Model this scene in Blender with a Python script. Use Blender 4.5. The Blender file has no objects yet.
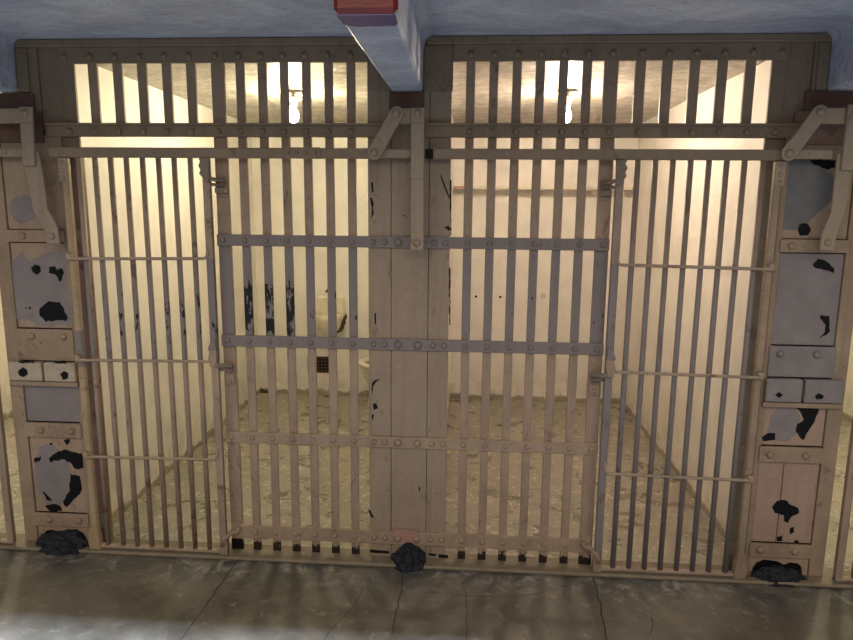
import bpy, bmesh, math, random
from mathutils import Vector, Matrix, noise
random.seed(7)
SC = bpy.context.scene
COL = SC.collection

# ------------------------------------------------------------------ camera
YAW, PITCH, ROLL, FPX = 0.06776, -0.17063, 0.00941, 653.71
CPOS = Vector((0.25437, -2.68116, 1.55))
_F = Vector((-math.sin(YAW) * math.cos(PITCH), math.cos(YAW) * math.cos(PITCH), math.sin(PITCH)))
_R = Vector((math.cos(YAW), math.sin(YAW), 0))
_U = _R.cross(_F)
_c, _s = math.cos(ROLL), math.sin(ROLL)
_R, _U = _c * _R + _s * _U, -_s * _R + _c * _U
cd = bpy.data.cameras.new('camera')
cam = bpy.data.objects.new('camera', cd)
COL.objects.link(cam)
M = Matrix((_R, _U, -_F)).transposed().to_4x4()
M.translation = CPOS
cam.matrix_world = M
cd.sensor_fit = 'HORIZONTAL'
cd.sensor_width = 36.0
cd.lens = FPX * 36.0 / 853.0
cd.clip_start = 0.05
SC.camera = cam

def at(px, py, Y=0.0):
    """point on the upright plane y=Y that a photo pixel measures"""
    d = _F * FPX + _R * (px - 426.5) + _U * (320 - py)
    q = CPOS + d * ((Y - CPOS.y) / d.y)
    return (q.x, q.z)

# ------------------------------------------------------------------ world, lights, exposure
W = bpy.data.worlds.new('world')
SC.world = W
W.use_nodes = True
WB = W.node_tree.nodes['Background']
WB.inputs[0].default_value = (0.97, 0.95, 0.96, 1)
WB.inputs[1].default_value = 0.12

def area(name, loc, rot, sx, sy, power, col):
    l = bpy.data.lights.new(name, 'AREA')
    l.shape = 'RECTANGLE'; l.size = sx; l.size_y = sy; l.energy = power; l.color = col
    o = bpy.data.objects.new(name, l); COL.objects.link(o)
    o.location = loc; o.rotation_euler = rot
    return o
# the corridor's long skylight, high above and behind the camera
area('skylight', (0, -2.72, 9.0), (math.radians(4), 0, 0), 12, 0.62, 5200, (0.66, 0.77, 1.0))
# added unseen fill light across the corridor, brightens the lower steel
area('front_fill', (0, -7.0, 5.2), (math.radians(62), 0, 0), 12, 4.5, 430, (1.0, 0.86, 0.70))

def point(name, loc, power, col, r=0.03):
    l = bpy.data.lights.new(name, 'POINT')
    l.energy = power; l.color = col; l.shadow_soft_size = r
    o = bpy.data.objects.new(name, l); COL.objects.link(o); o.location = loc
    return o
WARM_L = (1.0, 0.87, 0.58)
WARM_R = (1.0, 0.80, 0.60)
BULB_STRENGTH = 800.0
point('lamp_in_next_cell', (-2.42, 1.05, 2.03), 40, WARM_L)
point('lamp_in_next_cell', (2.42, 1.05, 2.03), 40, WARM_L)

SC.view_settings.view_transform = 'Standard'
SC.view_settings.look = 'None'
SC.view_settings.exposure = 0.0
SC.view_settings.gamma = 1.0
SC.view_settings.use_curve_mapping = False

# ------------------------------------------------------------------ materials
class NT:
    def __init__(s, name):
        s.m = bpy.data.materials.new(name); s.m.use_nodes = True
        s.t = s.m.node_tree; s.n = s.t.nodes; s.l = s.t.links
        s.b = s.n['Principled BSDF']
        s.pos = s.n.new('ShaderNodeNewGeometry').outputs['Position']
    def link(s, a, b): s.l.new(a, b)
    def mapping(s, scale):
        m = s.n.new('ShaderNodeMapping'); m.inputs['Scale'].default_value = scale
        s.link(s.pos, m.inputs['Vector']); return m.outputs[0]
    def noise(s, scale, detail=4, rough=0.6, vec=None, dist=0.0):
        n = s.n.new('ShaderNodeTexNoise')
        n.inputs['Scale'].default_value = scale; n.inputs['Detail'].default_value = detail
        n.inputs['Roughness'].default_value = rough; n.inputs['Distortion'].default_value = dist
        s.link(vec if vec else s.pos, n.inputs['Vector']); return n.outputs[0]
    def ramp(s, v, a, b, lo=0.0, hi=1.0):
        n = s.n.new('ShaderNodeMapRange'); n.inputs[1].default_value = a; n.inputs[2].default_value = b
        n.inputs[3].default_value = lo; n.inputs[4].default_value = hi
        s.link(v, n.inputs[0]); return n.outputs[0]
    def math(s, op, a, b=None):
        n = s.n.new('ShaderNodeMath'); n.operation = op
        for i, v in enumerate((a, b)):
            if v is None: continue
            if isinstance(v, (int, float)): n.inputs[i].default_value = v
            else: s.link(v, n.inputs[i])
        return n.outputs[0]
    def mix(s, f, a, b):
        n = s.n.new('ShaderNodeMix'); n.data_type = 'RGBA'
        if isinstance(f, (int, float)): n.inputs[0].default_value = f
        else: s.link(f, n.inputs[0])
        for i, v in ((6, a), (7, b)):
            if isinstance(v, tuple): n.inputs[i].default_value = (*v, 1)
            else: s.link(v, n.inputs[i])
        return n.outputs[2]
    def z(s):
        n = s.n.new('ShaderNodeSeparateXYZ'); s.link(s.pos, n.inputs[0]); return n.outputs[2]
    def bump(s, h, strength, dist=0.01, normal=None):
        n = s.n.new('ShaderNodeBump'); n.inputs['Strength'].default_value = strength
        n.inputs['Distance'].default_value = dist
        s.link(h, n.inputs['Height'])
        if normal: s.link(normal, n.inputs['Normal'])
        return n.outputs[0]
    def out(s, col, rough=0.5, normal=None, metal=0.0, spec=0.5):
        if isinstance(col, tuple): s.b.inputs['Base Color'].default_value = (*col, 1)
        else: s.link(col, s.b.inputs['Base Color'])
        if isinstance(rough, float): s.b.inputs['Roughness'].default_value = rough
        else: s.link(rough, s.b.inputs['Roughness'])
        s.b.inputs['Metallic'].default_value = metal
        s.b.inputs['Specular IOR Level'].default_value = spec
        if normal: s.link(normal, s.b.inputs['Normal'])
        return s.m

BLACK = (0.006, 0.006, 0.008)
GREY = (0.195, 0.168, 0.168)

def paint(name, base, grey_zone=None, chip=None, rust=0.0, foot=False, rough=0.45, chipcol=BLACK, var=0.75, thr=0.70):
    """old brushed paint on steel; grey_zone=(z0,z1) repainted grey; chip=(z0,z1,amount) flaked to black"""
    t = NT(name)
    n1 = t.noise(5, 5); n2 = t.noise(38, 6, 0.7)
    dark = tuple(c * var for c in base); lite = tuple(min(1, c * 1.12) for c in base)
    c = t.mix(t.ramp(n1, 0.35, 0.65), dark, base)
    c = t.mix(t.ramp(n2, 0.5, 0.8), c, lite)
    z = t.z()
    if grey_zone:
        wob = t.math('ADD', z, t.ramp(n2, 0, 1, -0.006, 0.006))
        m = t.math('MULTIPLY', t.math('GREATER_THAN', wob, grey_zone[0]), t.math('LESS_THAN', wob, grey_zone[1]))
        g = t.mix(t.ramp(n1, 0.3, 0.7), tuple(q * 0.9 for q in GREY), GREY)
        c = t.mix(m, c, g)
    st = t.noise(1.0, 6, 0.65, t.mapping((34, 34, 2.2)))
    c = t.mix(t.math('MULTIPLY', t.ramp(st, 0.50, 0.72), 0.32), c, tuple(q * 0.45 for q in base))
    sc_ = t.noise(1.0, 7, 0.7, t.mapping((16, 16, 9)), 0.8)
    c = t.mix(t.math('MULTIPLY', t.ramp(sc_, 0.60, 0.66), 0.55), c, (0.11, 0.065, 0.045))
    if rust:
        r = t.ramp(t.noise(11, 8, 0.75), 0.62 - rust, 0.66 - rust)
        c = t.mix(t.math('MULTIPLY', r, 0.7), c, (0.10, 0.045, 0.03))
    if chip:
        z0, z1, amt = chip
        cn = t.noise(1.0, 5, 0.65, t.mapping((38, 38, 13)))
        inz = t.math('MULTIPLY', t.ramp(z, z0, z0 + 0.07), t.ramp(z, z1 - 0.10, z1, 1, 0))
        if 'left' in name:      # flaking is worst on the bars nearest the door
            xs = t.n.new('ShaderNodeSeparateXYZ'); t.link(t.pos, xs.inputs[0])
            inz = t.math('MULTIPLY', inz, t.math('MULTIPLY', t.ramp(xs.outputs[0], -0.50, -0.40, 1, 0.25), t.ramp(xs.outputs[0], -0.74, -0.70, 0.2, 1)))
        thr_ = t.math('ADD', cn, t.math('MULTIPLY', inz, amt))
        c = t.mix(t.ramp(thr_, 0.72, 0.735), c, chipcol)
    else:
        cn = t.noise(24, 6, 0.7)
        c = t.mix(t.ramp(cn, thr, thr + 0.01), c, chipcol)
    if foot:
        fn = t.math('ADD', z, t.ramp(t.noise(45, 4), 0.3, 0.7, -0.022, 0.022))
        c = t.mix(t.ramp(fn, 0.050, 0.054, 1, 0), c, (0.018, 0.012, 0.010))
    b = t.bump(n2, 0.25, 0.004)
    b = t.bump(t.noise(9, 3), 0.25, 0.01, b)
    return t.out(c, rough + 0.05, b, 0.0, 0.3)

TAN = (0.325, 0.243, 0.182)
M_bar = paint('bar_paint_left', TAN, (0.957, 1.432), (0.96, 1.30, 0.27), foot=True)
M_barR = paint('bar_paint_right', TAN, (0.957, 1.432), (0.98, 1.25, 0.09), foot=True)
M_band = paint('band_paint', TAN, (0.95, 1.45), rust=0.0)
M_case = paint('casing_paint', (0.285, 0.222, 0.168), var=0.85)
M_side = paint('side_casing_paint', (0.30, 0.225, 0.160), rust=0.0, thr=0.675)
M_panel = paint('side_panel_paint', (0.33, 0.245, 0.18), var=0.8)
M_panelR = paint('right_panel_paint', (0.335, 0.235, 0.185), var=0.85)
M_pink = paint('jamb_paint', (0.24, 0.15, 0.12), rust=0.05)
M_jambR = paint('right_jamb_paint', (0.24, 0.195, 0.140))
M_link = paint('linkage_paint', (0.31, 0.245, 0.185), var=0.88)
M_door = paint('door_bar_paint', (0.32, 0.245, 0.185), (0.90, 1.335), (0.93, 1.25, 0.16), rust=0.04)
M_doorR = paint('door_bar_paint_right', (0.29, 0.225, 0.185), (0.03, 1.335), (0.93, 1.2, 0.05), rust=0.0)
M_yel = paint('stile_paint', (0.37, 0.275, 0.175), (0.86, 1.02), rust=0.02)
M_latch = paint('latch_paint', (0.21, 0.17, 0.14))
M_brown = paint('old_brown_paint', (0.13, 0.075, 0.06), rust=0.12)
M_plate = paint('header_paint', (0.235, 0.180, 0.128), var=0.85)
M_rod = paint('cross_rod_paint', (0.34, 0.265, 0.20), rust=0.02)

def simple(name, col, rough=0.5, bump=0.0, sc=30, spec=0.4):
    t = NT(name); n = t.noise(sc, 5)
    c = t.mix(t.ramp(n, 0.35, 0.65), tuple(q * 0.8 for q in col), col)
    return t.out(c, rough, t.bump(n, bump, 0.006) if bump else None, 0.0, spec)
M_black = simple('bare_black_steel', BLACK, 0.6, 0.3, 60, 0.15)
M_grey = simple('grey_primer', (0.215, 0.190, 0.195), 0.5, 0.1, 12)
M_grey2 = simple('bluish_primer', (0.15, 0.148, 0.158), 0.5, 0.25, 14)
M_groove = simple('dark_seam', (0.035, 0.025, 0.02), 0.7)
M_white = simple('cream_enamel', (0.40, 0.34, 0.26), 0.5, 0.1)
M_porc = simple('cream_porcelain', (0.78, 0.72, 0.58), 0.3, 0.1, 12)
M_mortar = simple('blue_black_mortar', (0.017, 0.021, 0.030), 0.6, 1.0, 40, 0.2)
M_hole = simple('dark_hole', (0.01, 0.01, 0.01), 0.9)
M_brass = simple('dull_metal', (0.42, 0.36, 0.28), 0.4)

def red_paint():
    t = NT('red_paint'); n = t.noise(14, 6, 0.7, t.mapping((1, 1, 3)))
    c = t.mix(t.ramp(n, 0.35, 0.7), (0.09, 0.004, 0.005), (0.17, 0.006, 0.007))
    return t.out(c, 0.3, t.bump(n, 0.5, 0.01))
M_red = red_paint()
M_purple = simple('purple_edge', (0.13, 0.10, 0.22), 0.4, 0.4)

def slab_mat(name, base):
    t = NT(name)
    n1 = t.noise(3.0, 7, 0.65, t.mapping((1, 1.6, 1.2)), 0.6); n2 = t.noise(22, 8, 0.7, t.mapping((1, 2.2, 1.6)))
    c = t.mix(t.ramp(n1, 0.40, 0.62), tuple(q * 0.74 for q in base), tuple(min(0.95, q * 1.1) for q in base))
    c = t.mix(t.math('MULTIPLY', t.ramp(n2, 0.53, 0.66), 0.6), c, tuple(q * 0.45 for q in base))
    n3 = t.noise(60, 8, 0.75, t.mapping((1, 2.5, 1.6)))
    c = t.mix(t.math('MULTIPLY', t.ramp(n3, 0.52, 0.68), 0.5), c, tuple(min(1, q * 1.3) for q in base))
    b = t.bump(n2, 1.0, 0.02); b = t.bump(n1, 0.8, 0.04, b)
    return t.out(c, 0.42, b)
M_slab = slab_mat('blue_grey_painted_concrete', (0.64, 0.72, 0.96))

def cell_wall_mat(name, base, ceil=False):
    t = NT(name)
    n1 = t.noise(4, 6, 0.6); n2 = t.noise(26, 6, 0.65)
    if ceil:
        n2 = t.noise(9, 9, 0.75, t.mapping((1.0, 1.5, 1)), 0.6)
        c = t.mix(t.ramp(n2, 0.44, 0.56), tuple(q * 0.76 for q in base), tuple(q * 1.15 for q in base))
    else:
        c = t.mix(t.ramp(n1, 0.3, 0.6), tuple(q * 0.88 for q in base), base)
        c = t.mix(t.ramp(t.noise(30, 7, 0.7), 0.69, 0.71), c, (0.30, 0.24, 0.17))
    # scuffed dirt low on the wall
    low = t.math('MULTIPLY', t.ramp(t.z(), 0.0, 0.35, 1, 0), t.ramp(t.noise(9, 7, 0.7), 0.42, 0.62))
    c = t.mix(t.math('MULTIPLY', low, 0.45), c, (0.33, 0.27, 0.18))
    if not ceil:
        base_line = t.ramp(t.math('ADD', t.z(), t.ramp(t.noise(12, 6), 0.3, 0.7, -0.02, 0.02)), 0.030, 0.045, 1, 0)
        c = t.mix(t.math('MULTIPLY', base_line, 0.75), c, (0.20, 0.165, 0.10))
    b = t.bump(n2, 0.35 if not ceil else 1.0, 0.014 if not ceil else 0.03); b = t.bump(n1, 0.3, 0.03, b)
    return t.out(c, 0.32 if ceil else 0.42, b)
M_cwall = cell_wall_mat('cream_plaster', (0.84, 0.80, 0.73))
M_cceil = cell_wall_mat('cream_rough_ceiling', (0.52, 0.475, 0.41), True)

def cell_floor():
    t = NT('worn_cell_floor')
    n1 = t.noise(5, 7, 0.7, t.mapping((1, 1, 1)), 0.8); n2 = t.noise(20, 8, 0.72, None, 1.0)
    c = t.mix(t.ramp(n1, 0.38, 0.62), (0.245, 0.225, 0.185), (0.35, 0.325, 0.27))
    c = t.mix(t.ramp(n2, 0.55, 0.64), c, (0.60, 0.54, 0.41))
    b = t.bump(n2, 0.5, 0.012); b = t.bump(n1, 0.25, 0.02, b)
    return t.out(c, t.ramp(n1, 0.3, 0.7, 0.18, 0.5), b)
M_cfloor = cell_floor()

def corridor_floor():
    t = NT('corridor_concrete')
    n1 = t.noise(2.6, 8, 0.65, None, 0.5); n2 = t.noise(16, 8, 0.7)
    c = t.mix(t.ramp(n1, 0.38, 0.62), (0.075, 0.067, 0.052), (0.165, 0.152, 0.122))
    c = t.mix(t.ramp(n2, 0.57, 0.72), c, (0.26, 0.25, 0.225))
    y = t.n.new('ShaderNodeSeparateXYZ'); t.link(t.pos, y.inputs[0])
    # patchy dark mottling, stronger towards the steel fronts
    g = t.math('MULTIPLY', t.ramp(y.outputs[1], -0.34, -0.10), t.ramp(t.noise(6, 8, 0.72, None, 0.5), 0.42, 0.55))
    c = t.mix(t.math('MULTIPLY', g, 0.8), c, (0.05, 0.055, 0.062))
    g2 = t.math('MULTIPLY', t.ramp(y.outputs[1], -0.30, -0.12), t.ramp(t.noise(11, 8, 0.72, None, 0.8), 0.52, 0.62))
    c = t.mix(t.math('MULTIPLY', g2, 0.6), c, (0.34, 0.33, 0.31))
    return t.out(c, t.ramp(n1, 0.3, 0.7, 0.28, 0.5), t.bump(n2, 0.25, 0.008))
M_floor = corridor_floor()
M_sill = simple('tan_painted_sill', (0.21, 0.175, 0.125), 0.5, 0.5, 18)

def emit(name, col, s):
    t = NT(name)
    t.b.inputs['Emission Color'].default_value = (*col, 1); t.b.inputs['Emission Strength'].default_value = s
    return t.m
M_bulbL = emit('lit_bulb_left', WARM_L, BULB_STRENGTH)
M_bulbR = emit('lit_bulb_right', WARM_R, BULB_STRENGTH)

# ------------------------------------------------------------------ mesh helpers
def link(name, bm, m, parent=None):
    me = bpy.data.meshes.new(name); bm.normal_update(); bm.to_mesh(me); bm.free()
    if m: me.materials.append(m)
    o = bpy.data.objects.new(name, me); COL.objects.link(o)
    if parent: o.parent = parent
    return o

def box(bm, x0, x1, y0, y1, z0, z1, bev=0.0):
    vs = [bm.verts.new((x, y, z)) for x in (x0, x1) for y in (y0, y1) for z in (z0, z1)]
    fs = [(0, 1, 3, 2), (4, 6, 7, 5), (0, 4, 5, 1), (2, 3, 7, 6), (0, 2, 6, 4), (1, 5, 7, 3)]
    F = [bm.faces.new([vs[i] for i in f]) for f in fs]
    if bev:
        es = list({e for f in F for e in f.edges})
        bmesh.ops.bevel(bm, geom=es, offset=bev, segments=1, affect='EDGES')
    return bm

def boxo(name, m, parent, *a, bev=0.0):
    return link(name, box(bmesh.new(), *a, bev=bev), m, parent)

def prism(bm, pts, y0, y1, bev=0.0):
    """outline in the x-z plane, thick along y"""
    a = [bm.verts.new((x, y0, z)) for x, z in pts]
    b = [bm.verts.new((x, y1, z)) for x, z in pts]
    f1 = bm.faces.new(a); f2 = bm.faces.new(list(reversed(b)))
    n = len(pts)
    for i in range(n):
        bm.faces.new((a[i], b[i], b[(i + 1) % n], a[(i + 1) % n]))
    bmesh.ops.recalc_face_normals(bm, faces=bm.faces)
    if bev:
        bmesh.ops.bevel(bm, geom=list(f1.edges) + list(f2.edges), offset=bev, segments=1, affect='EDGES')
    bmesh.ops.triangulate(bm, faces=[f for f in bm.faces if len(f.verts) > 4])
    return bm

def tube(bm, pts, r, seg=10, caps=True):
    """round rod through points, radius r or list of radii"""
    P = [Vector(p) for p in pts]; rings = []
    for i, p in enumerate(P):
        d = (P[min(i + 1, len(P) - 1)] - P[max(i - 1, 0)]).normalized()
        u = d.cross(Vector((0, 1, 0)) if abs(d.y) < 0.9 else Vector((1, 0, 0))).normalized(); v = d.cross(u)
        rr = r[i] if isinstance(r, (list, tuple)) else r
        rings.append([bm.verts.new(p + rr * (math.cos(a) * u + math.sin(a) * v)) for a in [2 * math.pi * k / seg for k in range(seg)]])
    for A, B in zip(rings, rings[1:]):
        for k in range(seg):
            f = bm.faces.new((A[k], A[(k + 1) % seg], B[(k + 1) % seg], B[k])); f.smooth = True
    if caps:
        bm.faces.new(list(reversed(rings[0]))); bm.faces.new(rings[-1])
    bmesh.ops.recalc_face_normals(bm, faces=bm.faces)
    return bm

def lathe(bm, prof, cen=(0, 0, 0), seg=20, axis='z'):
    rings = []
    for r, h in prof:
        ring = []
        for k in range(seg):
            a = 2 * math.pi * k / seg; x, y = r * math.cos(a), r * math.sin(a)
            p = (x, y, h) if axis == 'z' else (x, h, y)
            ring.append(bm.verts.new(Vector(cen) + Vector(p)))
        rings.append(ring)
    for A, B in zip(rings, rings[1:]):
        for k in range(seg):
            f = bm.faces.new((A[k], A[(k + 1) % seg], B[(k + 1) % seg], B[k])); f.smooth = True
    bm.faces.new(rings[0]); bm.faces.new(rings[-1])
    bmesh.ops.recalc_face_normals(bm, faces=bm.faces)
    return bm

def thing(name, loc, label, cat, group=None):
    o = bpy.data.objects.new(name, None); COL.objects.link(o)
    o.empty_display_size = 0.05
    o['label'] = label; o['category'] = cat
    if group: o['group'] = group
    o.location = loc
    return o
def settle(root):
    """children are modelled in world coordinates: bring them into the root's frame"""
    inv = Matrix.Translation(-root.location)
    for ch in root.children:
        ch.matrix_parent_inverse = inv
def tag(o, label, cat, group=None):
    o['label'] = label; o['category'] = cat
    if group: o['group'] = group
    return o
def struct(o):
    o['kind'] = 'structure'; return o

# rivet meshes (dome heads facing the corridor)
def rivet_mesh(r, m, name):
    bm = bmesh.new()
    lathe(bm, [(r, 0.0), (r * 0.97, -r * 0.25), (r * 0.8, -r * 0.62), (r * 0.45, -r * 0.88), (r * 0.05, -r * 0.97)], seg=12, axis='y')
    me = bpy.data.meshes.new(name); bm.to_mesh(me); bm.free(); me.materials.append(m); return me
RIV = {}
def rivet(parent, x, z, y, r=0.0135, m=None, name='rivet'):
    key = (r, m.name)
    if key not in RIV: RIV[key] = rivet_mesh(r, m, 'rivet')
    o = bpy.data.objects.new(name, RIV[key]); COL.objects.link(o)
    o.location = (x, y, z); o.parent = parent
    return o

def ragged(pts, amp=0.006, step=0.012, seed=0):
    """roughen an outline the way flaked paint breaks"""
    rnd = random.Random(seed); out = []
    n = len(pts)
    for i in range(n):
        a, b = Vector(pts[i]), Vector(pts[(i + 1) % n]); L = (b - a).length
        k = max(1, int(L / step)); nrm = Vector((-(b - a).y, (b - a).x)).normalized() if L else Vector((0, 0))
        for j in range(k):
            q = a + (b - a) * (j / k)
            if j: q = q + nrm * rnd.uniform(-amp, amp)
            out.append((q.x, q.y))
    return out

def patch(name, m, parent, pix, y, amp=0.005, seed=0, t=0.0012):
    """flake or repaint patch lying on a steel face at depth y, outline measured on that face"""
    pts = [at(px, py, y) for px, py in pix]
    return link(name, prism(bmesh.new(), ragged(pts, amp, 0.011, seed), y - t, y + 0.0005), m, parent)

# ------------------------------------------------------------------ setting
WX, DEP, ZC = 1.492, 2.52, 2.18
struct(link('floor', box(bmesh.new(), -5, 5, -6, -0.02, -0.12, 0), M_floor))
floor_o = bpy.data.objects['floor']
struct(link('floor', box(bmesh.new(), -3.2, 3.2, -0.02, DEP, -0.12, 0.0), M_cfloor))
struct(link('wall_back', box(bmesh.new(), -3.2, 3.2, DEP, DEP + 0.15, -0.12, 2.6), M_cwall))
struct(link('wall_left', box(bmesh.new(), -1.708, -WX, 0.02, DEP, 0.0, ZC), M_cwall))
struct(link('wall_centre', box(bmesh.new(), -0.10, 0.10, 0.02, DEP, 0.0, ZC), M_cwall))
struct(link('wall_right', box(bmesh.new(), WX, 1.708, 0.02, DEP, 0.0, ZC), M_cwall))
struct(link('wall_left', box(bmesh.new(), -3.2, -3.1, 0.02, DEP, 0.0, ZC), M_cwall))
struct(link('wall_right', box(bmesh.new(), 3.1, 3.2, 0.02, DEP, 0.0, ZC), M_cwall))
struct(link('ceiling', box(bmesh.new(), -3.2, 3.2, 0.02, DEP, ZC, 2.6), M_cceil))
# underside of the gallery walkway over the corridor edge
struct(link('ceiling', box(bmesh.new(), -5, 5, -1.12, 0.0, 2.203, 2.42), M_slab))
# painted curb the steel stands on
bm = box(bmesh.new(), -3.2, 3.2, -0.075, 0.05, 0.0, 0.016, bev=0.005)
struct(link('trim_1', bm, M_sill))

def crack(pix, w, m=M_groove):
    P = []
    for px, py in pix:
        d = _F * FPX + _R * (px - 426.5) + _U * (320 - py)
        q = CPOS + d * (-CPOS.z / d.z); P.append(Vector((q.x, q.y)))
    fine = []
    rnd = random.Random(int(pix[0][0]))
    for a, b in zip(P, P[1:]):
        k = max(1, int((b - a).length / 0.03))
        for j in range(k):
            fine.append(a + (b - a) * j / k + Vector((rnd.uniform(-1, 1), rnd.uniform(-1, 1))) * w * 0.8)
    fine.append(P[-1])
    bm = bmesh.new(); L = []; Rr = []
    for i, q in enumerate(fine):
        d = (fine[min(i + 1, len(fine) - 1)] - fine[max(i - 1, 0)]).normalized(); n = Vector((-d.y, d.x)) * w * rnd.uniform(0.4, 0.6)
        L.append(bm.verts.new((q.x + n.x, q.y + n.y, 0.0006))); Rr.append(bm.verts.new((q.x - n.x, q.y - n.y, 0.0006)))
    for i in range(len(fine) - 1):
        bm.faces.new((L[i], Rr[i], Rr[i + 1], L[i + 1]))
    bmesh.ops.recalc_face_normals(bm, faces=bm.faces)
    return link('crack', bm, m, floor_o)
M_crack = simple('crack_dirt', (0.065, 0.058, 0.05), 0.8)
crack([(236, 562), (210, 600), (183, 636), (160, 670)], 0.005, M_crack)
crack([(404, 575), (398, 606), (391, 640), (384, 680)], 0.006, M_crack)
crack([(594, 578), (600, 606), (606, 640), (612, 680)], 0.006, M_crack)
crack([(363, 588), (358, 600), (350, 612), (338, 622), (325, 638), (318, 650)], 0.0035, M_crack)
crack([(466, 592), (467, 612), (466, 640)], 0.0035, M_crack)
crack([(418, 592), (442, 593), (466, 596), (520, 597), (545, 592)], 0.003, M_crack)
crack([(652, 617), (653, 625), (650, 634)], 0.0035, M_crack)

# ------------------------------------------------------------------ gallery brackets
def bracket(x0, x1, label, red=False):
    b = thing('concrete_bracket', ((x0 + x1) / 2, 0, 2.0), label, 'bracket')
    bm = bmesh.new()
    box(bm, x0, x1, -1.04, -0.002, 1.998, 2.21, bev=0.008)
    if red:
        for v in bm.verts:
            if v.co.y < -0.5: v.co.x += 0.014 if v.co.x > 0 else -0.004
    body = link('beam', bm, M_slab, b)
    # plaster fillets where the beam meets the slab
    for sx, xx in ((-1, x0), (1, x1)):
        bm = bmesh.new(); pts = []
        r = 0.05
        pts.append((xx - sx * 0.002, 2.206))
        for k in range(7):
            a = math.radians(90 * k / 6)
            pts.append((xx + sx * (r - r * math.cos(a)) , 2.206 - r + r * math.sin(a)))
        pts = [pts[0]] + [(xx + sx * (r - r * math.sin(math.radians(90 * k / 6))), 2.206 - (r - r * math.cos(math.radians(90 * k / 6)))) for k in range(7)]
        link('fillet', prism(bm, pts, -1.0, -0.002), M_slab, b)
    if red:
        bm = box(bmesh.new(), x0 - 0.008, x1 + 0.018, -1.062, -1.036, 1.999, 2.204, bev=0.011)
        link('red_end', bm, M_red, b)
        pts = [(-0.078, -1.05), (0.064, -1.05), (0.060, -0.972), (0.050, -0.952), (0.035, -0.957), (0.012, -0.948), (-0.008, -0.955), (-0.035, -0.946), (-0.055, -0.952), (-0.076, -0.968)]
        bm = bmesh.new(); f = bm.faces.new([bm.verts.new((px, py, 1.9965)) for px, py in pts])
        r = bmesh.ops.extrude_face_region(bm, geom=[f]); bmesh.ops.translate(bm, vec=(0, 0, 0.003), verts=[v for v in r['geom'] if isinstance(v, bmesh.types.BMVert)])
        bmesh.ops.recalc_face_normals(bm, faces=bm.faces)
        link('purple_underside', bm, M_purple, b)  # thin purple strip under the front end of the beam
    settle(b)
    return b
bracket(-0.075, 0.052, 'blue-grey concrete bracket with red painted end above the central pillar', True)
bracket(-1.735, -1.612, 'pale blue concrete bracket at the top left corner above the left pillar')
bracket(1.577, 1.70, 'pale blue concrete bracket at the top right corner above the right pillar')

# ------------------------------------------------------------------ cell grilles
BX = [0.2365, 0.3265, 0.4165, 0.5055, 0.595, 0.685]        # narrow full-height bars
TX = [0.886, 0.986, 1.0885, 1.191, 1.295]                  # short bars over the door
def grille(s, side):
    mb = M_bar if s < 0 else M_barR
    root = thing('cell_grille', (s * 0.78, 0, 0), 'tall riveted steel bar grille with door opening, front of the %s cell' % side, 'grille', 'riveted grilles of the two cells')
    def bx(name, a, b, y0, y1, z0, z1, m, bev=0.002):
        a, b = sorted((s * a, s * b)); return boxo(name, m, root, a, b, y0, y1, z0, z1, bev=bev)
    bx('top_rail', 0.168, 1.428, -0.012, 0.004, 2.109, 2.172, M_plate)
    rail = [o for o in root.children if o.name.startswith('top_rail')][0]
    head = bx('header_band', 0.06, 1.50, -0.016, -0.002, 1.823, 1.874, M_plate)
    lip = bx('ledge', 0.06, 1.50, -0.030, -0.002, 1.868, 1.876, M_plate, 0.001)
    for x in BX:
        bx('bar', x - 0.0175, x + 0.0175, 0.0, 0.014, 0.014, 2.12, mb)
    bx('end_post', 0.749, 0.803, 0.0, 0.016, 0.002, 2.12, mb)
    for x in TX:
        bx('short_bar', x - 0.0195, x + 0.0195, 0.0, 0.014, 1.83, 2.12, mb)
    bx('side_bar', 1.372, 1.428, 0.0, 0.014, 1.75, 2.15, M_plate)
    for x in BX + [0.776] + TX + [1.4]:
        rivet(rail, s * x, 2.134, -0.012, m=M_plate)
        rivet(head, s * x, 1.8445, -0.016, m=M_plate)
    for o in (rail, head):
        pass
    # welded track-splice, keepers for the door latches on the end post
    for z in (1.66, 0.86, 0.15):
        k = bx('keeper', 0.755, 0.797, -0.010, 0.0, z - 0.075, z, mb)
        rivet(k, s * 0.776, z - 0.055, -0.010, 0.011, mb)
        rivet(k, s * 0.776, z - 0.022, -0.010, 0.009, mb)
    if s < 0: boxo('black_foot', M_black, root, -0.801, -0.751, -0.0015, 0.001, 0.003, 0.066)
    settle(root)
    return root
grille(-1, 'left')
grille(1, 'right')

# ------------------------------------------------------------------ central pillar casing with its long riveted bands
c = thing('pillar_casing', (0, 0, 0), 'wide brown steel casing of the central pillar with four long riveted bands', 'pillar casing')
for a, b_ in ((-0.170, -0.0765), (-0.0745, 0.0775), (0.0795, 0.164)):
    boxo('panel', M_case, c, a, b_, -0.004, 0.018, 0.012, 2.0, bev=0.0012)
boxo('upper_panel', M_plate, c, -0.170, -0.0765, -0.004, 0.018, 2.0, 2.17, bev=0.001)
boxo('upper_panel', M_plate, c, 0.054, 0.168, -0.004, 0.018, 2.0, 2.17, bev=0.001)
boxo('bearing_plate', M_brown, c, -0.082, 0.056, -0.014, -0.004, 1.930, 1.997, bev=0.002)
boxo('backing', M_groove, c, -0.165, 0.16, 0.018, 0.022, 0.0, 2.17)
def band(z0, z1, m, xs, big, end):
    o = boxo('crossband', m, c, -end, end, -0.014, -0.0005, z0, z1, bev=0.002)
    zc = (z0 + z1) / 2
    for x in xs: rivet(o, x, zc, -0.014, 0.0125, m)
    for x in big: rivet(o, x, zc, -0.014, 0.0165, m, 'bolt_head')
    return o
XS = [s * x for s in (-1, 1) for x in (0.102, 0.149, *BX, 0.776)]
BIG = [-0.045, 0.038]
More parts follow.
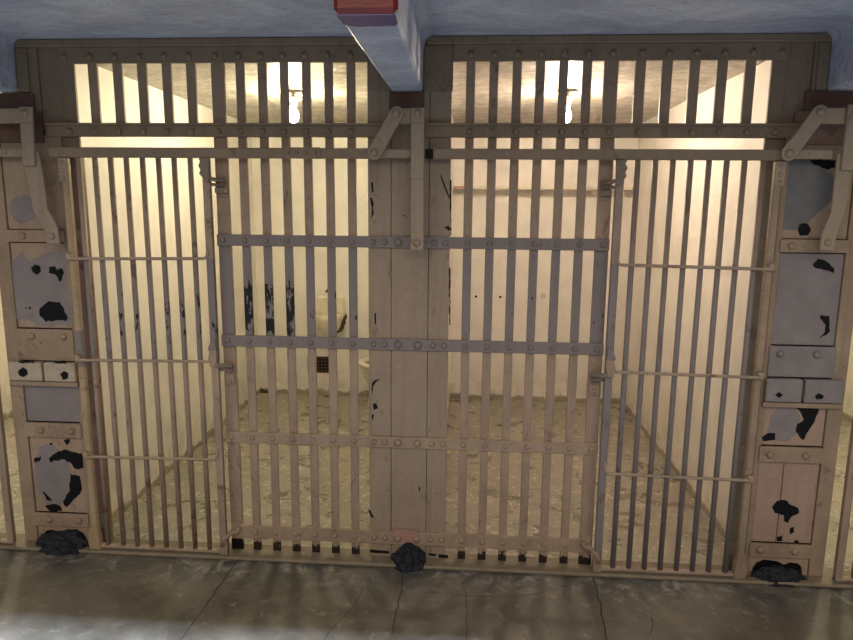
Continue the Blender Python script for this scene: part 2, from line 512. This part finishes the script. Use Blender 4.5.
band(1.385, 1.432, M_band, XS, BIG, 0.803)
band(0.957, 1.006, M_band, XS, BIG, 0.803)
band(0.526, 0.576, M_band, XS, BIG, 0.803)
g = band(0.078, 0.139, M_band, XS[:-1][0:8] + XS[9:17], BIG, 0.797)
patch('pink_patch', simple('pink_primer', (0.36, 0.20, 0.17), 0.5, 0.1), g, [(392, 529), (418, 530), (418, 543), (394, 542)], -0.0142, 0.003, 3)
# narrow crazed cracks, flakes, and dark slits at the foot drawn as black patches
for i, (pix) in enumerate([
    [(370, 549.5), (389, 551), (389, 553.5), (370, 552.5)], [(428, 553), (436, 554), (436, 556), (429, 555.5)], [(438, 554.5), (448, 555), (448, 558), (439, 557.5)],
    [(371, 183), (373, 182), (373.5, 192), (372, 193)], [(370, 198), (372, 198), (374, 204), (373, 207), (374, 213), (371, 219), (372, 208)],
    [(374.5, 313), (375.8, 313), (376, 324), (375, 325)], [(373, 404), (376, 403), (378, 408), (374, 410)],
    [(372, 383), (375, 380), (380, 379), (376, 382), (373, 387), (372.5, 395), (371.5, 390)], [(372, 414), (374, 415), (373, 420), (372, 419)],
    [(444, 227), (449, 226), (451, 229), (449, 231)], [(449, 268), (450.5, 268), (450.3, 325), (449.3, 325)],
    [(450, 180), (451.5, 180), (451.2, 236), (450.2, 236)], [(440, 175), (441, 175), (447, 190), (450, 197), (449.6, 199), (446, 192)],
    [(418.6, 487), (420, 487), (419.8, 491), (418.8, 491)], [(368, 509), (371, 511), (374, 518), (371, 517)]]):
    patch('flake_or_slit', M_black, c, pix, -0.0042, 0.0012, i)
settle(c)

# ------------------------------------------------------------------ side pillar casings
def side_casing(s, side):
    root = thing('pillar_casing', (s * 1.6, 0, 0), 'paneled steel casing with black paint chips, pillar at the %s edge' % side, 'pillar casing', 'side pillar casings')
    def bx(name, a, b, y0, y1, z0, z1, m, bev=0.0015):
        a, b = sorted((s * a, s * b)); return boxo(name, m, root, a, b, y0, y1, z0, z1, bev=bev)
    # inner door jamb and both edge columns
    bx('jamb', 1.374, 1.446, 0.002, 0.03, 0.0, 1.742, M_pink if s < 0 else M_jambR)
    bx('edge_column', 1.446, 1.468, -0.008, 0.02, 0.016, 1.85, M_side)
    bx('edge_column', 1.716, 1.775, -0.010, 0.03, 0.016, 1.85, M_side)
    bx('back_plate', 1.46, 1.72, 0.012, 0.02, 0.0, 1.85, M_black, 0)
    for z0, z1 in ((1.389, 1.440), (0.520, 0.588), (0.094, 0.156)):
        bx('jamb_band', 1.376, 1.445, -0.003, 0.002, z0, z1, M_side)
    # panels between the bands
    top = bx('panel', 1.470, 1.714, -0.002, 0.012, 1.442, 1.83, M_panel)
    for z0, z1 in ((1.017, 1.385), (0.592, 0.755), (0.160, 0.516)):
        pn = bx('panel', 1.470, 1.714, -0.002, 0.012, z0, z1, M_grey if (s > 0 and z0 > 1) or (s < 0 and 0.59 < z0 < 0.6) else (M_panel if s < 0 else M_panelR))
    if s > 0: bx('seam', 1.5695, 1.5725, -0.0026, -0.002, 0.162, 0.514, M_groove, 0)
    # lower panel with broken foot
    lo = [(1.470, 0.092), (1.714, 0.092), (1.714, 0.016), (1.695, 0.016), (1.690, 0.050), (1.672, 0.066), (1.64, 0.070), (1.615, 0.058), (1.585, 0.072), (1.53, 0.078), (1.500, 0.062), (1.488, 0.040), (1.484, 0.016), (1.470, 0.016)]
    link('foot_panel', prism(bmesh.new(), [(s * x, z) for x, z in lo], -0.002, 0.012), M_panel, root)
    # bands with rivets
    for z0, z1, zr, m in ((1.389, 1.440, 1.414, M_side), (0.886 if s > 0 else 0.874, 1.013, 0.981, M_grey if s > 0 else M_side), (0.520, 0.588, 0.553, M_side), (0.094, 0.156, 0.126, M_side)):
        b = bx('band', 1.462, 1.722, -0.014, -0.002, z0, z1, m)
        for x in (1.504, 1.646): rivet(b, s * x, zr, -0.014, 0.015, m, 'bolt_head')
    # lock boxes and the ledge below them
    for a, b in ((1.456, 1.598), (1.608, 1.758)):
        bx('lock_cover', a, b, -0.032, -0.002, 0.784, 0.868 if s < 0 else 0.880, M_white if s < 0 else M_grey, 0.004)
    bx('lock_recess', 1.460, 1.752, -0.018, -0.002, 0.79, 0.865, M_brown)
    bx('ledge', 1.452, 1.765, -0.024, -0.002, 0.760, 0.780, M_side)
    # upper plates running up behind the linkage
    bx('upper_plate', 1.400, 1.520, 0.003, 0.02, 1.72, 2.19, M_plate)
    bx('bevel_plate', 1.522, 1.608 if s < 0 else 1.574, -0.004, 0.02, 1.85, 2.19, M_plate)
    bx('bearing_plate', 1.545 if s < 0 else 1.500, 1.775, -0.016, 0.0, 1.925, 1.995, M_brown)
    bx('upper_band', 1.520 if s < 0 else 1.470, 1.775, -0.012, 0.0, 1.80, 1.924, M_brown if s < 0 else M_pink)
    # angle irons at the frame corner
    bx('corner_angle', 1.56 if s < 0 else 1.535, 1.608 if s < 0 else 1.574, -0.014, -0.004, 1.998, 2.17, M_plate, 0.003)
    settle(root)
    return root
SL = side_casing(-1, 'left')
SR = side_casing(1, 'right')
def patches(root, name, m, lst, y, amp=0.004):
    for i, pix in enumerate(lst):
        o = patch(name, m, root, pix, y, amp, i + 11)
        o.matrix_parent_inverse = Matrix.Translation(-root.location)
Yp = -0.0022
patches(SL, 'grey_patch', M_grey, [
    [(12, 200), (18, 196), (28, 195), (35, 202), (37, 212), (33, 220), (22, 224), (13, 219), (10, 209)],
    [(30, 262), (42, 254), (60, 250), (71, 256), (73, 325), (40, 326), (24, 318), (12, 322), (11, 262), (22, 252)],
    [(40, 446), (50, 444), (60, 450), (68, 462), (72, 480), (66, 498), (58, 508), (48, 505), (38, 490), (34, 470)]], Yp)
patches(SL, 'black_chip', M_black, [
    [(31, 268), (35, 264.5), (40, 266), (41, 271), (38, 274.5), (33, 272)],
    [(49, 267), (55, 266), (57, 270), (62, 268), (64, 273), (62, 280), (59, 282), (56, 275), (49, 273)],
    [(40, 308), (50, 301), (60, 302), (64, 309), (68, 318), (66, 321), (56, 320), (46, 322), (40, 316)],
    [(64, 440), (69, 438), (70, 442), (67, 445)], [(34, 459), (41, 456), (40, 461), (35, 463)], [(50, 443), (52, 443), (52, 445), (50, 445)],
    [(49, 458), (56, 453), (64, 449.5), (72, 452), (83, 453), (86, 458), (85, 468), (76, 469), (70, 462), (62, 459), (50, 462)],
    [(70, 474), (80, 476), (82, 490), (80, 494), (73, 500), (66, 507), (63, 501), (70, 490)],
    [(43, 491), (48, 496), (52, 501), (47, 500)], [(45, 506), (55, 504), (61, 507), (62, 511), (50, 511)],
    [(25, 308), (26, 307), (27, 308), (26, 309)], [(29, 307), (31, 307), (31, 309), (29, 309)]], Yp - 0.0012)
patches(SL, 'black_chip', M_black, [
    [(18, 371), (23, 367), (27, 370), (28, 374), (24, 377), (19, 375)], [(60, 374), (64, 371), (68, 373), (68, 378), (63, 380)],
    [(18, 361), (34, 361), (34, 363), (20, 363)], [(52, 361), (66, 361), (66, 363.5), (58, 363.5)]], -0.0322, 0.003)
patches(SR, 'grey_patch', M_grey2, [
    [(784, 160), (808, 159), (820, 163), (826, 171), (834, 176), (834, 196), (828, 205), (815, 216), (805, 226), (795, 230), (784, 229), (780, 222)]], Yp)
patches(SR, 'grey_patch', M_grey, [
    [(772, 415), (780, 407), (792, 406), (800, 416), (799, 430), (790, 440), (776, 441), (766, 435)]], Yp)
patches(SR, 'black_chip', M_black, [
    [(810, 160), (838, 160), (838, 166), (828, 170), (822, 168), (812, 163)],
    [(799, 225), (803, 223), (808, 224), (811, 230), (808, 235), (800, 235.5), (798, 230)],
    [(813, 264), (818, 259), (824, 260), (834, 268), (834, 273), (824, 270), (814, 267)],
    [(821, 315), (829, 316), (829, 327), (830, 331), (826, 335), (819, 338), (825, 332), (826, 325), (820, 318)],
    [(784, 408), (789, 405.5), (801, 406), (818, 405), (818, 413), (813, 424), (809, 430), (803, 440), (796, 432), (797, 424), (804, 420), (800, 411), (792, 406.5)],
    [(762, 437), (768, 433), (775, 433), (775, 440), (763, 441)],
    [(772, 507), (777, 501), (785, 500), (791, 505), (798, 508), (799, 513), (792, 516), (788, 523), (784, 521), (784, 515), (775, 513)],
    [(790, 528), (794, 527), (794, 532), (790, 534)], [(777, 537), (782, 536), (782, 541), (777, 541)], [(795, 540), (799, 541), (798, 544), (794, 543)]], Yp - 0.0012, 0.003)
patches(SR, 'black_chip', M_black, [
    [(775, 395), (779, 392), (783, 395), (779, 398)], [(815, 396), (819, 393), (824, 396), (822, 399), (816, 399)]], -0.0322, 0.0015)


# tan lintel strips closing the frame under the walkway
for s, side in ((-1, 'left'), (1, 'right')):
    a, b = sorted((s * 0.064, s * (1.609 if s < 0 else 1.575)))
    if s < 0: b = -0.076
    o = tag(boxo('lintel_angle', M_plate, None, a, b, -0.020, 0.018, 2.172, 2.202, bev=0.004), 'long tan steel lintel strip above the %s cell grille' % side, 'lintel')

# ------------------------------------------------------------------ sliding doors
DX = [0.886, 0.953, 1.018, 1.085, 1.153, 1.219, 1.285, 1.355]
def door(f, label, m, mrod, mst, neighbour=False):
    """f maps the door's own x (0.82 lead edge .. 1.41 trailing stile) to the world"""
    root = thing('sliding_cell_door', (f(1.1), -0.045, 0.02), label, 'cell door', 'sliding barred doors')
    Y = -0.045
    def bx(name, a, b, y0, y1, z0, z1, mm, bev=0.0015, par=root):
        a, b = sorted((f(a), f(b))); return boxo(name, mm, par, a, b, y0, y1, z0, z1, bev=bev)
    for x in DX:
        link('bar', tube(bmesh.new(), [(f(x), Y, 0.03), (f(x), Y, 1.736)], 0.0112, 10), m, root)
    bx('lead_bar', 0.806, 0.836, Y - 0.010, Y + 0.012, 0.022, 1.736, m)
    bx('stile', 1.396, 1.424, Y - 0.014, Y + 0.012, 0.075, 1.736, mst, 0.004)
    bx('hanger_plate', 1.392, 1.432, Y - 0.024, Y - 0.014, 1.64, 1.7355, mrod, 0.004)
    h = root.children[-1]
    for z in (1.655, 1.685, 1.715):
        q = rivet(h, f(1.412), z, Y - 0.024, 0.009, mrod)
    bx('bottom_rail', 0.806, 1.405, Y - 0.012, Y + 0.014, 0.021, 0.036, mrod, 0.003)
    # rods with their curled ends
    for z in (1.332, 0.899, 0.464):
        z2 = z - 0.006
        pts = [(f(0.826), Y - 0.006, z + 0.05), (f(0.829), Y - 0.018, z + 0.012), (f(0.84), Y - 0.020, z + 0.002), (f(1.39), Y - 0.020, z2), (f(1.415), Y - 0.026, z2 + 0.002), (f(1.420), Y - 0.022, z2 + 0.022)]
        link('cross_rod', tube(bmesh.new(), pts, [0.006, 0.0065, 0.0065, 0.0065, 0.011, 0.010], 10), mrod, root)
        link('rod_boss', lathe(bmesh.new(), [(0.013, 0.0), (0.014, -0.010), (0.010, -0.018), (0.002, -0.02)], (f(1.414), Y - 0.016, z2 + 0.012), 12, 'y'), mrod, root)
    # foot shoe at the trailing corner
    lo = [(1.385, 0.016), (1.432, 0.016), (1.440, 0.05), (1.436, 0.10), (1.425, 0.125), (1.396, 0.125), (1.388, 0.08)]
    link('foot_shoe', prism(bmesh.new(), [(f(x), z) for x, z in lo], Y - 0.020, Y + 0.012, 0.003), mst, root)
    if not neighbour:
        # upper latch: scalloped plate and the hook reaching over the end post
        up = [(0.800, 1.736), (0.836, 1.736), (0.842, 1.730), (0.834, 1.725), (0.844, 1.705), (0.836, 1.690), (0.842, 1.675), (0.826, 1.655), (0.818, 1.640), (0.803, 1.640)]
        link('latch_plate', prism(bmesh.new(), [(f(x), z) for x, z in up], Y - 0.026, Y - 0.010, 0.002), M_latch, root)
        lk = link('latch_hook', tube(bmesh.new(), [(f(0.815), Y - 0.016, 1.69), (f(0.808), Y - 0.012, 1.66), (f(0.790), Y + 0.010, 1.652), (f(0.755), -0.018, 1.652)], 0.0085, 8), M_latch, root)
        link('latch_hook', tube(bmesh.new(), [(f(0.800), Y + 0.004, 1.634), (f(0.785), -0.016, 1.630), (f(0.752), -0.016, 1.630)], 0.0065, 8), M_latch, root)
        bx('latch_block', 0.757, 0.797, -0.030, -0.010, 1.600, 1.622, M_latch)
        mid = [(0.810, 1.000), (0.830, 0.985), (0.842, 0.955), (0.836, 0.945), (0.843, 0.915), (0.836, 0.880), (0.812, 0.880), (0.804, 0.930)]
        link('latch_plate', prism(bmesh.new(), [(f(x), z) for x, z in mid], Y - 0.026, Y - 0.010, 0.002), M_band, root)
        link('latch_hook', tube(bmesh.new(), [(f(0.818), Y - 0.018, 0.895), (f(0.803), Y - 0.010, 0.880), (f(0.780), -0.020, 0.876), (f(0.757), -0.018, 0.872)], 0.0115, 8), M_latch, root)
        link('latch_hook', tube(bmesh.new(), [(f(0.800), Y + 0.004, 0.862), (f(0.785), -0.018, 0.856), (f(0.756), -0.018, 0.850)], 0.009, 8), M_latch, root)
        link('latch_hook', tube(bmesh.new(), [(f(0.822), Y - 0.012, 0.060), (f(0.812), Y - 0.014, 0.095), (f(0.795), -0.024, 0.105), (f(0.765), -0.022, 0.112), (f(0.757), -0.020, 0.135)], 0.012, 8), M_side, root)
        link('foot_guide', prism(bmesh.new(), [(f(0.800), 0.018), (f(0.836), 0.018), (f(0.838), 0.045), (f(0.815), 0.085), (f(0.800), 0.09)], Y - 0.018, Y + 0.012, 0.002), M_side, root)
    settle(root)
    return root
door(lambda x: -x, 'sliding barred door of the left cell, worn brown bars', M_door, M_rod, M_yel)
door(lambda x: x, 'sliding barred door of the right cell, greyish bars', M_doorR, M_rod, M_side)
door(lambda x: -0.995 - x, 'neighbouring cell door whose bars show at the far left edge', M_door, M_rod, M_side, True)
door(lambda x: 0.995 + x, 'neighbouring cell door whose bars show at the far right edge', M_door, M_rod, M_side, True)

# ------------------------------------------------------------------ door tracks
YT = -0.062
def track(x0, x1, label, m=M_link, splice=None, group=None, mm=None):
    root = thing('door_track', ((x0 + x1) / 2, 0, 1.757), label, 'door track')
    boxo('rail', mm or M_plate, root, x0, x1, YT, YT + 0.028, 1.737, 1.777, bev=0.003)
    if splice:
        sp = boxo('splice_plate', mm or M_plate, root, splice[0], splice[1], YT - 0.006, YT, 1.736, 1.779, bev=0.002)
        for k in range(4): rivet(sp, splice[0] + (splice[1] - splice[0]) * (0.14 + 0.24 * k), 1.757, YT - 0.006, 0.008, M_plate)
    settle(root); return root
track(-1.47, -0.13, 'long brown door track bar with a riveted splice across the left cell', splice=(-0.499, -0.348))
track(0.096, 1.42, 'long brown door track bar across the right cell')
o = tag(boxo('track_end', M_link, None, -0.118, 0.0105, YT + 0.003, YT + 0.020, 1.740, 1.774, bev=0.003), 'short pale bar end behind the diagonal link of the central pillar', 'bar')
o = tag(boxo('track_end', M_link, None, 1.432, 1.600, YT + 0.003, YT + 0.020, 1.743, 1.778, bev=0.003), 'short pale bar end below the diagonal link at the right edge', 'bar')
o = tag(boxo('track_end', M_link, None, -1.78, -1.563, YT + 0.003, YT + 0.020, 1.738, 1.770, bev=0.003), 'short pale bar end at the far left beside the bent lever', 'bar')
tag(boxo('dark_gap', M_hole, None, 0.065, 0.095, YT + 0.006, -0.006, 1.740, 1.775), 'small black piece standing in for the dark gap between the vertical strap and the right track', 'block')  # black piece put in to draw the shaded gap

# ------------------------------------------------------------------ locking linkages
YL = -0.080
def flat(name, root, pts, y0, y1, m=M_link):
    return link(name, prism(bmesh.new(), pts, y0, y1, 0.002), m, root)
def capsule(a, b, w):
    A, B = Vector(a), Vector(b); d = (B - A).normalized(); n = Vector((-d.y, d.x)); pts = []
    ang = math.atan2(d.y, d.x)
    for k in range(9):
        t = ang - math.pi / 2 + math.pi * k / 8; pts.append((B.x + w * math.cos(t), B.y + w * math.sin(t)))
    for k in range(9):
        t = ang + math.pi / 2 + math.pi * k / 8; pts.append((A.x + w * math.cos(t), A.y + w * math.sin(t)))
    return pts
def linkage(label, hx0, hx1, diag, vert, lever):
    root = thing('locking_linkage', (hx1, 0, 1.4), label, 'linkage', 'locking linkages above the pillars')
    flat('cross_link', root, [(hx0, 1.868), (hx1, 1.868), (hx1, 1.925), (hx0, 1.925)], YL, YL + 0.012)
    if diag:
        d = flat('diagonal_link', root, capsule(*diag, 0.027), YL - 0.013, YL - 0.001)
        rivet(d, *diag[0], YL - 0.013, 0.016, M_link, 'pivot_pin'); rivet(d, *diag[1], YL - 0.013, 0.016, M_link, 'pivot_pin')
    if vert:
        v = flat('vertical_strap', root, vert, YL - 0.013, YL - 0.001)
        xs = [p[0] for p in vert]; rivet(v, (min(xs) + max(xs)) / 2, 1.905, YL - 0.013, 0.014, M_link, 'pivot_pin')
        bm = tube(bmesh.new(), [(min(xs) + 0.003, YL - 0.013, 1.868), (max(xs) - 0.003, YL - 0.013, 1.868)], 0.002, 6)
        link('weld_seam', bm, M_link, v)
    if lever:
        l = flat('lever', root, lever, YL + 0.0, YL + 0.012)
        z = min(p[1] for p in lever); xs = [p[0] for p in lever if p[1] < z + 0.03]
        rivet(l, (min(xs) + max(xs)) / 2, z + 0.030, YL, 0.013, M_link, 'pivot_pin')
    # pins that carry the links off the casing
    pin = link('support_pin', tube(bmesh.new(), [(hx1 - 0.02, YL + 0.006, 1.90), (hx1 - 0.02, -0.008, 1.90)], 0.012, 10), M_brown, root)
    settle(root); return root
lk = linkage('locking linkage with a long straight vertical strap on the central pillar', -0.06, 0.012, ((-0.044, 1.904), (-0.13, 1.757)),
        [(0.012, 1.382), (0.064, 1.382), (0.063, 1.925), (0.012, 1.925)], None)
q = rivet(lk, 0.038, 1.412, YL - 0.013, 0.014, M_link, 'bolt_head'); q.matrix_parent_inverse = Matrix.Translation(-lk.location)
q = link('weld_seam', tube(bmesh.new(), [(0.013, YL - 0.013, 1.66), (0.062, YL - 0.013, 1.66)], 0.002, 6), M_link, lk); q.matrix_parent_inverse = Matrix.Translation(-lk.location)
linkage('locking linkage at the left edge with a bent lever curving to the right', -1.78, -1.557, None,
        [(-1.560, 1.700), (-1.512, 1.700), (-1.502, 1.930), (-1.557, 1.930)],
        [(-1.575, 1.76), (-1.502, 1.76), (-1.491, 1.685), (-1.486, 1.60), (-1.484, 1.529), (-1.462, 1.49), (-1.447, 1.455), (-1.445, 1.388), (-1.500, 1.388), (-1.502, 1.44), (-1.522, 1.48), (-1.543, 1.515), (-1.552, 1.60)])
linkage('locking linkage at the right edge with a slanted pivot link and a lever bent left', 1.51, 1.618, ((1.522, 1.908), (1.426, 1.760)),
        [(1.618, 1.700), (1.672, 1.700), (1.674, 1.935), (1.618, 1.935)],
        [(1.606, 1.76), (1.665, 1.76), (1.662, 1.60), (1.656, 1.55), (1.636, 1.46), (1.632, 1.402), (1.580, 1.402), (1.581, 1.468), (1.594, 1.51), (1.605, 1.545)])

# ------------------------------------------------------------------ mortar mounds at the pillar feet
def mound(cx, w, h, label, seed, d=0.07):
    bm = bmesh.new(); bmesh.ops.create_icosphere(bm, subdivisions=4, radius=1.0)
    for v in bm.verts:
        p = v.co.copy(); n = noise.fractal(p * 2.6 + Vector((seed, 0, 0)), 0.8, 2.1, 7) * 0.26 - (0.0 if p.z > 0.25 else -0.10)
        q = p * (1 + n); v.co = Vector((cx + q.x * w, -0.028 + q.y * d, max(-0.01, q.z * h) + 0.0))
    o = link('mortar_mound', bm, M_mortar)
    o['label'] = label; o['category'] = 'mortar'
    return o
mound(0.004, 0.078, 0.078, 'dark blue-black mortar lump at the foot of the central pillar', 2.1)
mound(-1.575, 0.125, 0.075, 'dark mortar heap at the foot of the left pillar casing', 7.7, 0.06)
mound(1.585, 0.115, 0.058, 'dark mortar heap at the foot of the right pillar casing', 12.3, 0.045)

# ------------------------------------------------------------------ bulbs
def bulb(x, m, label):
    root = thing('light_bulb', (x, 1.05, 2.03), label, 'light bulb')
    prof = [(0.001, -0.005), (0.012, -0.003), (0.023, 0.008), (0.029, 0.024), (0.029, 0.038), (0.023, 0.055), (0.015, 0.070), (0.014, 0.080)]
    link('glass', lathe(bmesh.new(), prof, (x, 1.05, 2.015), 20), m, root)
    link('socket', lathe(bmesh.new(), [(0.016, 0.0), (0.021, 0.004), (0.022, 0.030), (0.05, 0.045), (0.052, 0.052)], (x, 1.05, 2.094), 20), M_porc, root)
    link('stem', lathe(bmesh.new(), [(0.012, 0.0), (0.012, 0.045)], (x, 1.05, 2.138), 12), M_porc, root)
    settle(root); return root
bulb(-0.755, M_bulbL, 'bare lit bulb under the ceiling of the left cell')
bulb(0.750, M_bulbR, 'bare lit bulb under the ceiling of the right cell')

# ------------------------------------------------------------------ fittings in the left cell
s = thing('wash_basin', (-0.88, DEP, 0.6), 'small cream wash basin on the back wall of the left cell', 'sink')
boxo('back_splash', M_porc, s, -0.985, -0.765, DEP - 0.045, DEP, 0.665, 0.835, bev=0.012)
bm = bmesh.new()
prof = [(0.02, -0.125), (0.06, -0.115), (0.095, -0.07), (0.118, 0.0), (0.130, 0.05), (0.122, 0.055), (0.105, 0.045), (0.085, -0.02), (0.04, -0.055), (0.01, -0.06)]
lathe(bm, prof, (0, 0, 0), 28)
for v in bm.verts: v.co = Vector((v.co.x * 0.95 - 0.875, min(DEP - 0.002, v.co.y * 1.1 + DEP - 0.13), v.co.z + 0.665))
link('bowl', bm, M_porc, s)
link('tap', tube(bmesh.new(), [(-0.875, DEP - 0.03, 0.77), (-0.875, DEP - 0.10, 0.775), (-0.875, DEP - 0.115, 0.745)], 0.009, 10), M_brass, s)
link('drain_pipe', tube(bmesh.new(), [(-0.875, DEP - 0.13, 0.56), (-0.875, DEP - 0.13, 0.50), (-0.875, DEP - 0.01, 0.48)], 0.018, 12), M_porc, s)
M_stain = simple('green_black_stain', (0.10, 0.095, 0.055), 0.8)
for i, pix in enumerate([[(337, 326), (342, 321), (346, 313), (347, 316), (345, 325), (341, 332), (337, 333)], [(325, 327), (328, 331), (331, 336), (328, 336)],
                         [(254, 391), (262, 389), (270, 391), (270, 394), (254, 394)], [(325, 291), (329, 287), (332, 290), (329, 295)]]):
    patch('stain', M_stain, bpy.data.objects['wall_back'], pix, DEP - 0.0008, 0.006, i)
settle(s)
v = thing('vent_grille', (-0.99, DEP, 0.26), 'small square dark vent grille low on the back wall of the left cell', 'vent')
boxo('opening', M_hole, v, -1.082, -0.905, DEP - 0.004, DEP, 0.190, 0.327)
for k in range(7):
    boxo('wire', M_brown, v, -1.080 + 0.0285 * k, -1.075 + 0.0285 * k, DEP - 0.008, DEP - 0.003, 0.19, 0.327, bev=0)
for k in range(5):
    boxo('wire', M_brown, v, -1.082, -0.905, DEP - 0.010, DEP - 0.006, 0.205 + 0.027 * k, 0.209 + 0.027 * k, bev=0)
settle(v)
t = thing('toilet', (-0.44, 2.28, 0), 'cream toilet by the back wall, half hidden behind the central pillar', 'toilet')
def oval(bm, rings, cx, cy, seg=24):
    R = []
    for rx, ry, z, oy in rings:
        R.append([bm.verts.new((cx + rx * math.cos(2 * math.pi * k / seg), cy + oy + ry * math.sin(2 * math.pi * k / seg), z)) for k in range(seg)])
    for A, B in zip(R, R[1:]):
        for k in range(seg):
            f = bm.faces.new((A[k], A[(k + 1) % seg], B[(k + 1) % seg], B[k])); f.smooth = True
    bm.faces.new(R[0]); bm.faces.new(R[-1]); bmesh.ops.recalc_face_normals(bm, faces=bm.faces); return bm
link('bowl', oval(bmesh.new(), [(0.11, 0.15, 0.0, 0.03), (0.10, 0.13, 0.06, 0.03), (0.085, 0.11, 0.14, 0.02), (0.13, 0.17, 0.24, 0), (0.165, 0.20, 0.32, 0), (0.17, 0.205, 0.34, 0)], -0.44, 2.28), M_porc, t)
link('seat_rim', oval(bmesh.new(), [(0.17, 0.21, 0.34, 0), (0.178, 0.218, 0.35, 0), (0.178, 0.218, 0.36, 0), (0.13, 0.165, 0.365, 0), (0.12, 0.155, 0.33, 0)], -0.44, 2.28), M_porc, t)
boxo('wall_bracket', M_porc, t, -0.52, -0.36, 2.44, DEP, 0.10, 0.42, bev=0.01)
settle(t)

# ------------------------------------------------------------------ fittings in the right cell
sh = thing('wall_shelf', (0.8, DEP, 1.69), 'long thin painted shelf high on the back wall of the right cell', 'shelf')
boxo('board', M_porc, sh, 0.104, 1.46, DEP - 0.19, DEP, 1.690, 1.712, bev=0.003)
link('end_knob', lathe(bmesh.new(), [(0.010, 0), (0.016, -0.01), (0.014, -0.02), (0.002, -0.024)], (1.44, DEP - 0.19, 1.70), 12, 'y'), M_brass, sh)
boxo('rust_patch', simple('reddish_stain', (0.42, 0.24, 0.16), 0.6), sh, 0.11, 0.19, DEP - 0.1915, DEP - 0.1895, 1.692, 1.709)
settle(sh)
wb = bpy.data.objects['wall_back']
for px, py in ((476, 296.5), (500.3, 297)):
    x, z = at(px, py, DEP)
    link('bolt_hole', lathe(bmesh.new(), [(0.010, -0.0005), (0.010, -0.001)], (x, DEP, z), 14, 'y'), M_hole, wb)
x, z = at(543, 296, DEP)
bm = bmesh.new()
R0, r0 = 0.013, 0.0035
ring = [(x + R0 * math.cos(a), DEP - 0.006, z + R0 * math.sin(a)) for a in [2 * math.pi * k / 20 for k in range(21)]]
tube(bm, ring, r0, 8, caps=False)
tag(link('wall_ring', bm, M_brass), 'small metal ring on the back wall of the right cell', 'ring')
